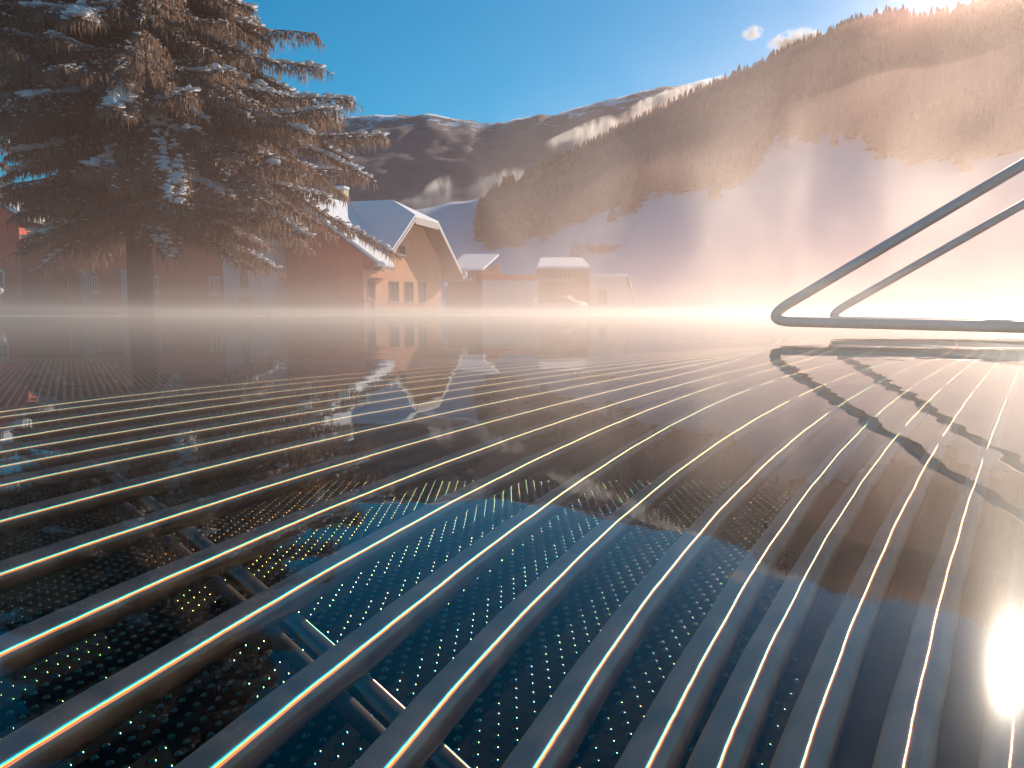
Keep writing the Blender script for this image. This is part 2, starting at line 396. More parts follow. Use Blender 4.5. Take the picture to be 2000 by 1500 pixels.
# conifers on the hillside
def conifer_mesh(sides=6):
    V = [(0, 0, 0), (0, 0, 1.0)]; T = []
    tiers = [(0.08, 0.26, 0.50), (0.28, 0.20, 0.72), (0.50, 0.14, 0.88), (0.72, 0.08, 1.0)]
    for (z0, r, z1) in tiers:
        b = len(V); V.append((0, 0, z1))
        for k in range(sides):
            q = 2 * math.pi * (k + z0 * 3) / sides; rr = r * (1 + 0.25 * math.sin(k * 2.4 + z0 * 9)); V.append((rr * math.cos(q), rr * math.sin(q), z0 + 0.03 * math.sin(k * 3.1)))
        for k in range(sides): T.append((b, b + 1 + k, b + 1 + (k + 1) % sides))
    return np.array(V), np.array(T)
cv, ct = conifer_mesh()
pts = []; tries = 0
while len(pts) < 14000 and tries < 80000:
    tries += 1
    px = 935 + 1365 * random.random(); v = random.random() ** 0.8
    if px < 1250 and random.random() < 0.0: continue
    p = hill_point(px, v)
    if in_forest(p, random.uniform(-22, 8) + (random.random() < .06) * random.uniform(0, 30)): pts.append((p, px, v))
Vs = []; Ts = []
for k, (p, px, v) in enumerate(pts):
    h = random.uniform(3.6, 9.0) * (1.15 if v > .93 else 1); w = h * random.uniform(0.8, 1.25)
    q = random.random() * 6.28; c, s = math.cos(q), math.sin(q)
    R = np.array([[c * w, -s * w, 0], [s * w, c * w, 0], [0, 0, h]])
    Vs.append(cv @ R.T + np.array([p.x, p.y, p.z - 0.3])); Ts.append(ct + k * len(cv))
tag(np_obj('forest', np.concatenate(Vs), np.concatenate(Ts), M['forest']), 'brown winter forest covering the hillside', None, None, 'stuff')
# single trees one can tell apart: the dark clump on the crest and the spires along the skyline
def far_tree(p, h, w, first=[None]):
    if first[0] is None:
        me = bpy.data.meshes.new('spruce_tree'); V, T = conifer_mesh(8)
        tv = [(0.02, 0, 0), (-0.01, 0.018, 0), (-0.01, -0.018, 0), (0, 0, 0.3)]; b = len(V)
        me.from_pydata([tuple(x) for x in V] + tv, [], [tuple(int(i) for i in x) for x in T] + [(b, b + 1, b + 3), (b + 1, b + 2, b + 3), (b + 2, b, b + 3)]); me.materials.append(M['far_dark'])
        first[0] = me
    o = bpy.data.objects.new('spruce_tree', first[0]); COL.objects.link(o); o.location = p; o.scale = (w, w, h); o.rotation_euler.z = random.random() * 6
    return o
M['far_dark'] = mat('far_spruce', (0.045, 0.030, 0.026), 0.9, color2=(0.08, 0.055, 0.045), scale=0.2)
for i in range(26):
    px = 1062 + 70 * (i + random.random()) / 26; p = hill_point(px, random.uniform(0.86, 1.0)); h = random.uniform(7, 10.5)
    tag(far_tree(p - Vector((0, 0, .5)), h, h * 0.9), 'dark spruce in the dense clump on the crest of the slope', 'tree', 'dark spruces clumped on the slope crest')
for i in range(44):
    px = 1500 + 290 * (i + random.random()) / 44; p = hill_point(px, random.uniform(0.975, 1.0)); h = random.uniform(5.5, 11)
    tag(far_tree(p - Vector((0, 0, .5)), h, h * 0.62), 'small spruce spire standing out on the skyline of the wooded hill', 'tree', 'spruce spires along the skyline')

# a bush, a bare tree and a lift mast on the snow slope
def twigs(root, n, h, spread, seed, matn):
    r = random.Random(seed); m = MB()
    for k in range(n):
        a = r.random() * 6.28; lean = r.random() * spread; p = Vector((r.uniform(-1, 1) * spread * .6, r.uniform(-1, 1) * spread * .4, 0)); pts_ = [p]
        for q in range(3): p = p + Vector((math.cos(a) * lean * .33, math.sin(a) * lean * .33, h * r.uniform(.22, .36))); pts_.append(p)
        m.tube(pts_, [.05, .04, .03, .01], 4)
    return m.build(root, matn)
def slope_at(px, py):
    best = min(((abs(img(hill_point(px, v / 200))[1] - py), v / 200) for v in range(4, 200)), key=lambda t_: t_[0])
    return hill_point(px, best[1])
b1 = twigs('bush', 130, 1.9, 5.0, 5, M['far_dark']); b1.location = slope_at(1175, 492); tag(b1, 'reddish bare bush alone on the snow slope above the halls', 'bush')
b2 = twigs('bare_tree', 16, 4.6, 2.4, 9, M['far_dark']); b2.location = slope_at(1128, 505); tag(b2, 'thin bare tree leaning on the snow slope left of the bush', 'tree')

# ---------------------------------------------------------------- houses
def frame_map(O, u, v):
    O = Vector((O[0], O[1], 0)); u = Vector((u[0], u[1], 0)).normalized(); v = Vector((v[0], v[1], 0)).normalized()
    return lambda p: O + u * p[0] + v * p[1] + Vector((0, 0, p[2]))
HL = frame_map((-7.5, 47.8), (0.31, 0.95), (-0.95, 0.31))    # (s along the gable wall, m back along the ridge, z)

def s_at(px, m=1.1):
    X = (px - 1000) / 1500; ox = -7.5 - .95 * m; oy = 47.8 + .31 * m
    return (ox - X * oy) / (.95 * X - .31)
def w_at(px, s):
    X = (px - 1000) / 1500; ox = -7.5 + .31 * s; oy = 47.8 + .95 * s
    return (ox - X * oy) / (.95 + X * .31)

def window(parent, a, b, z0, z1, out, Mp, frame_mat, fixed, bars=1):
    """window on a wall: runs a..b along the wall, 'fixed' coordinate of the wall plane, out = +-1 which way is outside; Mp maps (along, depth, z)"""
    f = 0.07; fr = MB()
    o0, o1 = (fixed, fixed + 0.05 * out)
    d0, d1 = min(o0, o1), max(o0, o1)
    fr.box(a, d0, z0, b, d1, z0 + f, Mp); fr.box(a, d0, z1 - f, b, d1, z1, Mp)
    fr.box(a, d0, z0 + f, a + f, d1, z1 - f, Mp); fr.box(b - f, d0, z0 + f, b, d1, z1 - f, Mp)
    for k in range(bars):
        c = a + (b - a) * (k + 1) / (bars + 1); fr.box(c - .025, d0, z0 + f, c + .025, d1, z1 - f, Mp)
    w = fix_normals(fr.build('window', frame_mat, parent))
    g = MB(); e = sorted((fixed + 0.004 * out, fixed + 0.02 * out)); g.box(a + f, e[0], z0 + f, b - f, e[1], z1 - f, Mp)
    fix_normals(g.build('pane', M['glass'], w))
    s = MB(); e = sorted((fixed, fixed + 0.12 * out)); s.box(a - .05, e[0], z0 - .06, b + .05, e[1], z0 - .003, Mp); fix_normals(s.build('sill', frame_mat, w))
    return w

def slab(mb, quad, th, M_=None):
    """quad of 3-d points (local), thickened downwards by th"""
    up = [Vector(p) for p in quad]; dn = [p - Vector((0, 0, th)) for p in up]
    vs = up + dn
    if M_: vs = [M_(v) for v in vs]
    n = len(quad)
    mb.add(vs, [tuple(range(n)), tuple(range(2 * n - 1, n - 1, -1))] + [(i, i + n, (i + 1) % n + n, (i + 1) % n) for i in range(n)])

# A: house with the sunlit orange gable and a half-hipped snowy roof
A = empty('orange_house', HL((5.5, 5, 0)))
inv = Matrix.Translation(-A.location)
def ML(p): return HL(p) - A.location
SC, HS = 5.5, 6.75                         # gable centre, half span with eaves
zr = lambda s: 7.72 - 0.725 * abs(s - SC)   # top of roof
LEN = 15.0
wl = MB()
s0, s1 = 0.25, 10.4
zt = lambda s: zr(s) - 0.32
hipz = 6.2
poly = [(s0, 1.1, 0), (s1, 1.1, 0), (s1, 1.1, zt(s1)), (SC + 1.75, 1.1, zt(SC + 1.75)), (SC - 1.75, 1.1, zt(SC - 1.75)), (s0, 1.1, zt(s0))]
wl.prism(poly, (0, LEN - 1.5, 0), ML)
fix_normals(wl.build('wall', M['orange'], A))
rf = MB()
hw = 1.86; hm = 2.6
slab(rf, [(SC - HS, 0, zr(SC - HS)), (SC - hw, 0, zr(SC - hw)), (SC, hm, zr(SC)), (SC, LEN, zr(SC)), (SC - HS, LEN, zr(SC - HS))], .2, ML)
slab(rf, [(SC + HS, 0, zr(SC + HS)), (SC + HS, LEN, zr(SC + HS)), (SC, LEN, zr(SC)), (SC, hm, zr(SC)), (SC + hw, 0, zr(SC + hw))], .2, ML)
slab(rf, [(SC - hw, 0, zr(SC - hw)), (SC + hw, 0, zr(SC + hw)), (SC, hm, zr(SC))], .2, ML)
fix_normals(rf.build('roof', M['trim'], A))
sn = MB(); g = .005; t = .15
def lift(q, h): return [(a, b, c + h) for a, b, c in q]
slab(sn, lift([(SC - HS + .05, -.03, zr(SC - HS)), (SC - hw, -.03, zr(SC - hw)), (SC, hm, zr(SC)), (SC, LEN, zr(SC)), (SC - HS + .05, LEN, zr(SC - HS))], t), t - g, ML)
slab(sn, lift([(SC + HS - .05, -.03, zr(SC + HS)), (SC + HS - .05, LEN, zr(SC + HS)), (SC, LEN, zr(SC)), (SC, hm, zr(SC)), (SC + hw, -.03, zr(SC + hw))], t), t - g, ML)
slab(sn, lift([(SC - hw, -.03, zr(SC - hw)), (SC + hw, -.03, zr(SC + hw)), (SC, hm, zr(SC))], t), t - g, ML)
fix_normals(sn.build('snow_cover', M['snow_roof'], A))
# bargeboards and hip fascia, soffit
for (a, b) in (((SC - HS), (SC - hw)), ((SC + hw), (SC + HS))):
    m = MB(); m.prism([(a, -.06, zr(a) - .26), (b, -.06, zr(b) - .26), (b, -.06, zr(b) - .04), (a, -.06, zr(a) - .04)], (0, .05, 0), ML)
    fix_normals(m.build('bargeboard', M['board'], A))
m = MB(); m.prism([(SC - hw, -.06, zr(SC - hw) - .45), (SC + hw, -.06, zr(SC + hw) - .45), (SC + hw, -.06, zr(SC + hw)), (SC - hw, -.06, zr(SC - hw))], (0, .05, 0), ML)
fix_normals(m.build('fascia', M['board'], A))
zpx = lambda py, D: H + (611 - py) / 1500 * D
def wallwin(pa, pb, ya, yb, fm=M['trim'], bars=1):
    a, b = s_at(pa), s_at(pb); D = 47.8 + .95 * (a + b) / 2
    window(A, a, b, zpx(yb, D), zpx(ya, D), -1, lambda p: ML((p[0], p[1], p[2])), fm, 1.1 - .003, bars)
wallwin(762, 780, 549, 590); wallwin(792, 808, 550, 591); wallwin(819, 832, 552, 592)
wallwin(779, 793, 481, 499, bars=0)
ch = MB(); mc = w_at(670, SC); ch.box(SC - .35, mc - .5, zr(SC) - .5, SC + .35, mc + .5, zr(SC) + 1.0, ML)
chim = fix_normals(ch.build('chimney', M['chim'], A))
cs = MB(); cs.box(SC - .42, mc - .57, zr(SC) + 1.004, SC + .42, mc + .57, zr(SC) + 1.22, ML); bevel(fix_normals(cs.build('snow_cap', M['snow_roof'], chim)), .08, 3)
dp = MB(); sA = 0.35
dp.tube([ML((-.7, .1, 2.75)), ML((-.35, .3, 2.4)), ML((-1.3, .48, 2.0)), ML((-1.3, .50, 0.0))], .055, 8)
dp.build('downpipe', M['sheet'], A, True)
tip = MB(); 
for (a, zz) in ((SC + HS - .1, 0),):
    bm = bmesh.new(); bmesh.ops.create_icosphere(bm, subdivisions=2, radius=.26); 
    vs = [v.co * (1 + .15 * noise.noise(v.co * 6)) + ML((a, -.1, zr(a) + .12)) for v in bm.verts]; fs = [[v.index for v in f.verts] for f in bm.faces]; bm.free()
    obj('snow_lump', vs, fs, M['snow_roof'], A, True)
lamp = MB(); 
bm = bmesh.new(); bmesh.ops.create_uvsphere(bm, u_segments=12, v_segments=8, radius=.17)
vs = [v.co + ML((s_at(866), .85, zpx(554, 57.5))) for v in bm.verts]; fs = [[v.index for v in f.verts] for f in bm.faces]; bm.free()
obj('wall_lamp', vs, fs, M['white'], A, True)
tag(A, 'orange rendered house with sunlit gable and half-hipped roof under shaded snow', 'house')

# B: red wing with its gable towards the pool
B = empty('red_house', HL((-2.33, 4, 0)))
def MBm(p): return HL(p) - B.location
ws, wr = -.85, 6.0
zb = lambda w: 7.60 - .70 * abs(w - wr)
wb = MB(); wb.prism([(-2.33, .6, 0), (-2.33, 9.3, 0), (-2.33, 9.3, zb(9.3) - .3), (-2.33, wr, zb(wr) - .3), (-2.33, .6, zb(.6) - .3)], (2.5, 0, 0), MBm)
fix_normals(wb.build('wall', M['red'], B))
rb = MB(); slab(rb, [(-2.7, ws, zb(ws)), (-2.7, wr, zb(wr)), (5.5, wr, zb(wr)), (-1.1, ws, zb(ws))], .2, MBm)
slab(rb, [(-2.7, wr, zb(wr)), (-2.7, 10.6, zb(10.6)), (6, 10.6, zb(10.6)), (6, wr, zb(wr))], .2, MBm)
fix_normals(rb.build('roof', M['trim'], B))
sb = MB(); t = .20; slab(sb, lift([(-2.73, ws + .04, zb(ws)), (-2.73, wr, zb(wr)), (5.5, wr, zb(wr)), (-1.1, ws + .04, zb(ws))], t), t - g, MBm)
slab(sb, lift([(-2.73, wr, zb(wr)), (-2.73, 10.6, zb(10.6)), (6, 10.6, zb(10.6)), (6, wr, zb(wr))], t), t - g, MBm)
fix_normals(sb.build('snow_cover', M['snow_roof'], B))
for (wv, zz, r) in ((-.75, .2, .22), (1.3, .3, .2), (1.9, .35, .26), (3.1, .3, .3), (3.9, .3, .3)):
    bm = bmesh.new(); bmesh.ops.create_icosphere(bm, subdivisions=2, radius=r)
    vs = [Vector((v.co.x * 1.3, v.co.y * 1.3, v.co.z * .8)) * (1 + .3 * noise.noise(v.co * 4 + Vector((wv, 0, 0)))) + MBm((-2.55, wv, zb(wv) + zz - .16)) for v in bm.verts]; fs = [[v.index for v in f.verts] for f in bm.faces]; bm.free()
    obj('snow_lump', vs, fs, M['snow_roof'], B, True)
# orange side wall strip with eave box and dark window
sw = MB(); sw.box(-2.36, .55, 0, .24, .597, 2.75, MBm); fix_normals(sw.build('side_wall', M['orange'], B))
eb = MB(); eb.box(-2.5, .1, 2.2, .2, .545, 2.62, MBm); fix_normals(eb.build('eave_box', M['orange'], B))
window(B, -2.0, -1.0, .95, 2.1, -1, MBm, M['trim'], .548, 0)
tag(B, 'dark red gabled wing beside the big spruce with bright snow along its verge', 'house')

# C: long red block behind the spruce, grey bay and white-framed windows
C = empty('long_red_block', (-20, 50, 0))
ca = math.radians(3)
def MC(p): return Vector((p[0], p[1], p[2]))
wc = MB(); wc.box(-26, 0, 0, 4.6, 9, 5.4, MC); fix_normals(wc.build('wall', M['red'], C))
rc = MB(); slab(rc, [(-26.6, -.7, 5.4), (4.9, -.7, 5.4), (4.9, 4.5, 8.4), (-26.6, 4.5, 8.4)], .2); slab(rc, [(-26.6, 9.6, 5.4), (-26.6, 4.5, 8.4), (4.9, 4.5, 8.4), (4.9, 9.6, 5.4)], .2)
fix_normals(rc.build('roof', M['trim'], C))
sc_ = MB(); slab(sc_, lift([(-26.6, -.68, 5.4), (4.9, -.68, 5.4), (4.9, 4.5, 8.4), (-26.6, 4.5, 8.4)], .3), .29); slab(sc_, lift([(-26.6, 9.6, 5.4), (-26.6, 4.5, 8.4), (4.9, 4.5, 8.4), (4.9, 9.6, 5.4)], .3), .29)
fix_normals(sc_.build('snow_cover', M['snow_roof'], C))
cx = lambda px: (px - 1000) / 1500 * 50 + 20
cz = lambda py: H + (611 - py) / 1500 * 50
for (a, b, y0, y1) in ((128, 141, 541, 572), (186, 198, 541, 572), (296, 316, 541, 573), (414, 434, 541, 575), (20, 44, 541, 573)):
    window(C, cx(a), cx(b), cz(y1), cz(y0), -1, MC, M['white'], -.003, 1)
for (a, b, top) in ((166, 185, 530), (60, 72, 530), (244, 256, 528)):
    pb = MB(); pb.box(cx(a), -.12, 0, cx(b), -.003, cz(top), MC); fix_normals(pb.build('pilaster', M['grey'], C))
tag(C, 'long red block with grey pilasters and white framed windows behind the spruce', 'building')
Gb = empty('grey_stair_tower', (-15, 45, 0))
gm = MB(); gx = lambda px: (px - 1000) / 1500 * 45 + 15; cz = lambda py: H + (611 - py) / 1500 * 45
gm.box(gx(441), 0, 0, gx(540), 6, 5.9); fix_normals(gm.build('wall', M['grey'], Gb))
gr = MB(); gr.box(gx(441) - .3, -.3, 5.903, gx(540) + .2, 6.2, 6.05); fix_normals(gr.build('roof', M['trim'], Gb))
gs = MB(); gs.box(gx(441) - .28, -.28, 6.053, gx(540) + .18, 6.2, 6.35); bevel(fix_normals(gs.build('snow_cover', M['snow_roof'], Gb)), .08)
window(Gb, gx(470), gx(498), cz(506), cz(474), -1, MC, M['sheet'], -.003, 1)
window(Gb, gx(474), gx(488), cz(560), cz(520), -1, MC, M['sheet'], -.003, 0)
window(Gb, gx(470), gx(500), cz(609), cz(580), -1, MC, M['sheet'], -.003, 1)
tag(Gb, 'pale grey tower bay with dark windows left of the red gable', 'building')

# small gabled annex whose roof catches the sun at the far left
E_ = empty('small_red_annex', (-31.2, 45.5, 0))
m = MB(); m.prism([(-2.4, 0, 0), (2.4, 0, 0), (2.4, 0, 5.7), (0, 0, 7.2), (-2.4, 0, 5.7)], (0, 4.4, 0)); fix_normals(m.build('wall', M['red'], E_))
m = MB(); slab(m, [(0, -.4, 7.40), (2.9, -.4, 5.59), (2.9, 4.45, 5.59), (0, 4.45, 7.40)], .16); slab(m, [(0, -.4, 7.40), (0, 4.45, 7.40), (-2.9, 4.45, 5.59), (-2.9, -.4, 5.59)], .16); fix_normals(m.build('roof', M['trim'], E_))
m = MB(); slab(m, [(0, -.43, 7.68), (2.87, -.43, 5.87), (2.87, 4.4, 5.87), (0, 4.4, 7.68)], .27); slab(m, [(0, -.43, 7.68), (0, 4.4, 7.68), (-2.87, 4.4, 5.87), (-2.87, -.43, 5.87)], .27); fix_normals(m.build('snow_cover', M['snow_roof'], E_))
window(E_, .6, 1.4, 1.4, 2.6, -1, MC, M['white'], -.003, 1)
tag(E_, 'small red annex at the left edge with sunlit snow on its roof', 'building')

# far low buildings
def text_obj(body, size, mat_, parent, loc, rz=0, depth=.06):
    cu = bpy.data.curves.new('lettering', 'FONT'); cu.body = body; cu.size = size; cu.extrude = depth; cu.resolution_u = 3
    cu.space_character = 1.25
    tmp = bpy.data.objects.new('lettering', cu); COL.objects.link(tmp)
    me = bpy.data.meshes.new_from_object(tmp.evaluated_get(bpy.context.evaluated_depsgraph_get())); bpy.data.objects.remove(tmp)
    me.materials.clear(); me.materials.append(mat_)
    o = bpy.data.objects.new('lettering', me); COL.objects.link(o); o.parent = parent; o.location = loc; o.rotation_euler = (math.radians(90), 0, rz)
    return o
DD = 84.0
dx = lambda px, D=DD: (px - 1000) / 1500 * D
dz = lambda py, D=DD: H + (611 - py) / 1500 * D
D1 = empty('brown_entrance_hall', (dx(930), DD, 0)); ox = dx(930)
m = MB(); m.prism([(dx(872) - ox, 0, 0), (dx(942) - ox, 0, 0), (dx(942) - ox, 0, dz(529)), (dx(872) - ox, 0, dz(531))], (0, 9, 0)); fix_normals(m.build('wall', M['brown'], D1))
m = MB(); m.prism([(dx(942) - ox + .003, 0, 0), (dx(976) - ox, 3.5, 0), (dx(976) - ox, 3.5, dz(511)), (dx(942) - ox + .003, 0, dz(529))], (-.05, 5.5, 0)); fix_normals(m.build('side_wall', M['brown'], D1))
m = MB(); slab(m, [(dx(872) - ox, -.4, dz(530) + .25), (dx(944) - ox, -.4, dz(530) + .25), (dx(972) - ox, 8, dz(512) + 1.4), (dx(900) - ox, 8, dz(512) + 1.4)], .24); fix_normals(m.build('snow_cover', M['snow_roof'], D1))
text_obj('THERMAL', .62, M['white'], D1, (dx(874) - ox, -.03, dz(549.5)))
tag(D1, 'low brown hall with pale lettering right behind the orange gable', 'building')
D2 = empty('brown_bath_hall', (dx(1100), DD + 2, 0)); ox = dx(1100)
m = MB(); m.box(dx(1052) - ox, 0, 0, dx(1151) - ox, 8, dz(524)); fix_normals(m.build('wall', M['brown'], D2))
m = MB(); slab(m, [(dx(1050) - ox, -.3, dz(524) + .28), (dx(1153) - ox, -.3, dz(524) + .28), (dx(1150) - ox, 7, dz(509) + .9), (dx(1062) - ox, 7, dz(509) + .9)], .27); fix_normals(m.build('snow_cover', M['snow_roof'], D2))
m = MB(); m.box(dx(1049) - ox, -.35, dz(529), dx(1153.5) - ox, -.305, dz(524.5)); fix_normals(m.build('fascia', M['trim'], D2))
text_obj('RÖMERBAD', .66, M['white'], D2, (dx(1050) - ox + .1, -.05, dz(551)))
tag(D2, 'brown hall with snowy roof and pale lettering above the parked car', 'building')
D3 = empty('pale_clad_annex', (dx(1000), DD - 1, 0)); ox = dx(1000)
m = MB(); m.box(dx(943) - ox, 0, 0, dx(1051) - ox, 6, dz(549)); fix_normals(m.build('wall', M['pale'], D3))
m = MB(); m.box(dx(943) - ox - .05, -.1, dz(549) + .003, dx(1051) - ox, 6, dz(538)); fix_normals(m.build('parapet', M['red'], D3))
m = MB()
for k in range(9): m.box(dx(944) - ox, -.04, .25 + k * .34, dx(1050) - ox, -.003, .43 + k * .34)
fix_normals(m.build('cladding_board', M['pale'], D3)); 
tag(D3, 'low pale boarded annex with red parapet between the two brown halls', 'building')
D4 = empty('pale_side_wing', (dx(1190), DD + 1, 0)); ox = dx(1190)
m = MB(); m.box(dx(1153) - ox, 0, 0, dx(1224) - ox, 7, dz(541)); fix_normals(m.build('wall', M['pale'], D4))
m = MB(); m.box(dx(1153) - ox, -.2, dz(541) + .003, dx(1226) - ox, 7, dz(541) + .35); bevel(fix_normals(m.build('snow_cover', M['snow_roof'], D4)), .1)
window(D4, dx(1170) - ox, dx(1186) - ox, 1.2, 2.6, -1, MC, M['trim'], -.003, 1)
tag(D4, 'pale flat wing in the steam right of the lettered hall', 'building')
# leaning support pole
m = MB(); m.tube([W(1224, 541, 78), W(1236, 575, 78), W(1249, 613, 78)], .16, 8); o = m.build('leaning_pole', M['trim'], None, True)
tag(o, 'dark leaning pole beside the pale wing in the steam', 'pole')
m = MB(); m.tube([W(1104, 520, 120), W(1106, 500, 120), W(1110, 480, 120)], .12, 6)

# parked car
def make_car(loc, rz):
    r = empty('parked_car', loc, rz)
    prof = [(-2.15, .35), (-2.2, .62), (-2.1, .92), (-1.2, 1.0), (-.55, 1.42), (.75, 1.46), (1.55, 1.02), (2.1, .90), (2.18, .55), (2.1, .32)]
    def loft(pr, w0, w1, zsplit=.95):
        vs = []; n = len(pr)
        for sgn in (-1, 1):
            for (x, z) in pr: vs.append((x, sgn * (w0 if z < zsplit else w1), z))
        return vs, [tuple(range(n - 1, -1, -1)), tuple(range(n, 2 * n))] + [(i, (i + 1) % n, (i + 1) % n + n, i + n) for i in range(n)]
    vs, fs = loft(prof, .87, .66, .99); b = fix_normals(obj('body', vs, fs, M['car'], r)); bevel(b, .08, 3)
    gl = [(-1.12, 1.02), (-.55, 1.39), (.72, 1.43), (1.42, 1.04)]
    for sgn in (-1, 1):
        v2 = [(x, sgn * (.80 - .30 * (z - .95)), z) for (x, z) in gl]; v3 = [(x, sgn * (.82 - .28 * (z - .95)), z) for (x, z) in gl]
        fix_normals(obj('side_window', v2 + v3, [(0, 1, 2, 3), (7, 6, 5, 4), (0, 4, 5, 1), (1, 5, 6, 2), (2, 6, 7, 3), (3, 7, 4, 0)], M['glass'], r))
    for (x, y) in ((-1.35, -.8), (-1.35, .8), (1.35, -.8), (1.35, .8)):
        w = MB(); w.tube([(x, y - .1, .32), (x, y + .1, .32)], .32, 18); t_ = w.build('wheel', M['sheet'], r, False)
        h_ = MB(); sgn = 1 if y > 0 else -1; h_.tube([(x, y + .1 * sgn, .32), (x, y + .12 * sgn, .32)], .19, 14); h_.build('hub_cap', M['metal'], t_)
    for y in (-.6, .6):
        h_ = MB(); h_.box(2.1, y - .16, .62, 2.22, y + .16, .78); h_.build('headlight', M['white'], r)
        h_ = MB(); h_.box(-2.24, y - .14, .66, -2.12, y + .14, .84); h_.build('tail_light', M['red'], r)
    s_ = MB(); s_.box(-.58, -.6, 1.46, .78, .6, 1.60); bevel(fix_normals(s_.build('snow_cover', M['snow_roof'], r)), .06, 3)
    s_ = MB(); slab(s_, [(1.5, -.62, 1.12), (2.1, -.62, 1.02), (2.1, .62, 1.02), (1.5, .62, 1.12)], .08); fix_normals(s_.build('snow_patch', M['snow_roof'], r))
    return r
M['car'] = mat('car_paint', (0.45, 0.44, 0.42), 0.3, metal=0.3)
car = make_car((dx(1096, 68), 68, 0), math.radians(-28))
tag(car, 'pale parked car dusted with snow in front of the lettered hall', 'car')
# round road sign
sg = empty('round_sign', (dx(1046, 64), 64, 0))
m = MB(); m.tube([(0, 0, 0), (0, 0, 1.0)], .04, 8); m.build('post', M['metal'], sg, True)
m = MB(); m.tube([(0, -.05, 1.12), (0, -.09, 1.12)], .27, 24); m.build('disc', M['white'], sg)
tag(sg, 'small round pale sign on a post left of the parked car', 'sign')

# snow lump at the pool rim and one by the red wall
def lump(px, py, D, r, label, name='snow_heap'):
    p = W(px, py, D); bm = bmesh.new(); bmesh.ops.create_icosphere(bm, subdivisions=3, radius=r)
    vs = [Vector((v.co.x * 1.2, v.co.y, v.co.z * .9)) * (1 + .25 * noise.noise(v.co * 3 / r * .5)) for v in bm.verts]; fs = [[v.index for v in f.verts] for f in bm.faces]; bm.free()
    o = obj(name, vs, fs, M['snow'], None, True); o.location = (p.x, D, r * .6)
    return tag(o, label, 'snow heap')
lump(527, 607, 24, .13, 'small white snow heap on the pool edge below the grey bay')
gl = empty('globe_lamp', (dx(6, 30), 30, 0))
m = MB(); m.tube([(0, 0, 0), (0, 0, .8)], .035, 8); m.build('post', M['sheet'], gl, True)
bm = bmesh.new(); bmesh.ops.create_uvsphere(bm, u_segments=14, v_segments=10, radius=.13); vs = [v.co + Vector((0, 0, .95)) for v in bm.verts]; fs = [[v.index for v in f.verts] for f in bm.faces]; bm.free()
obj('globe', vs, fs, M['white'], gl, True)
tag(gl, 'short garden lamp with white globe before the red block at far left', 'lamp')

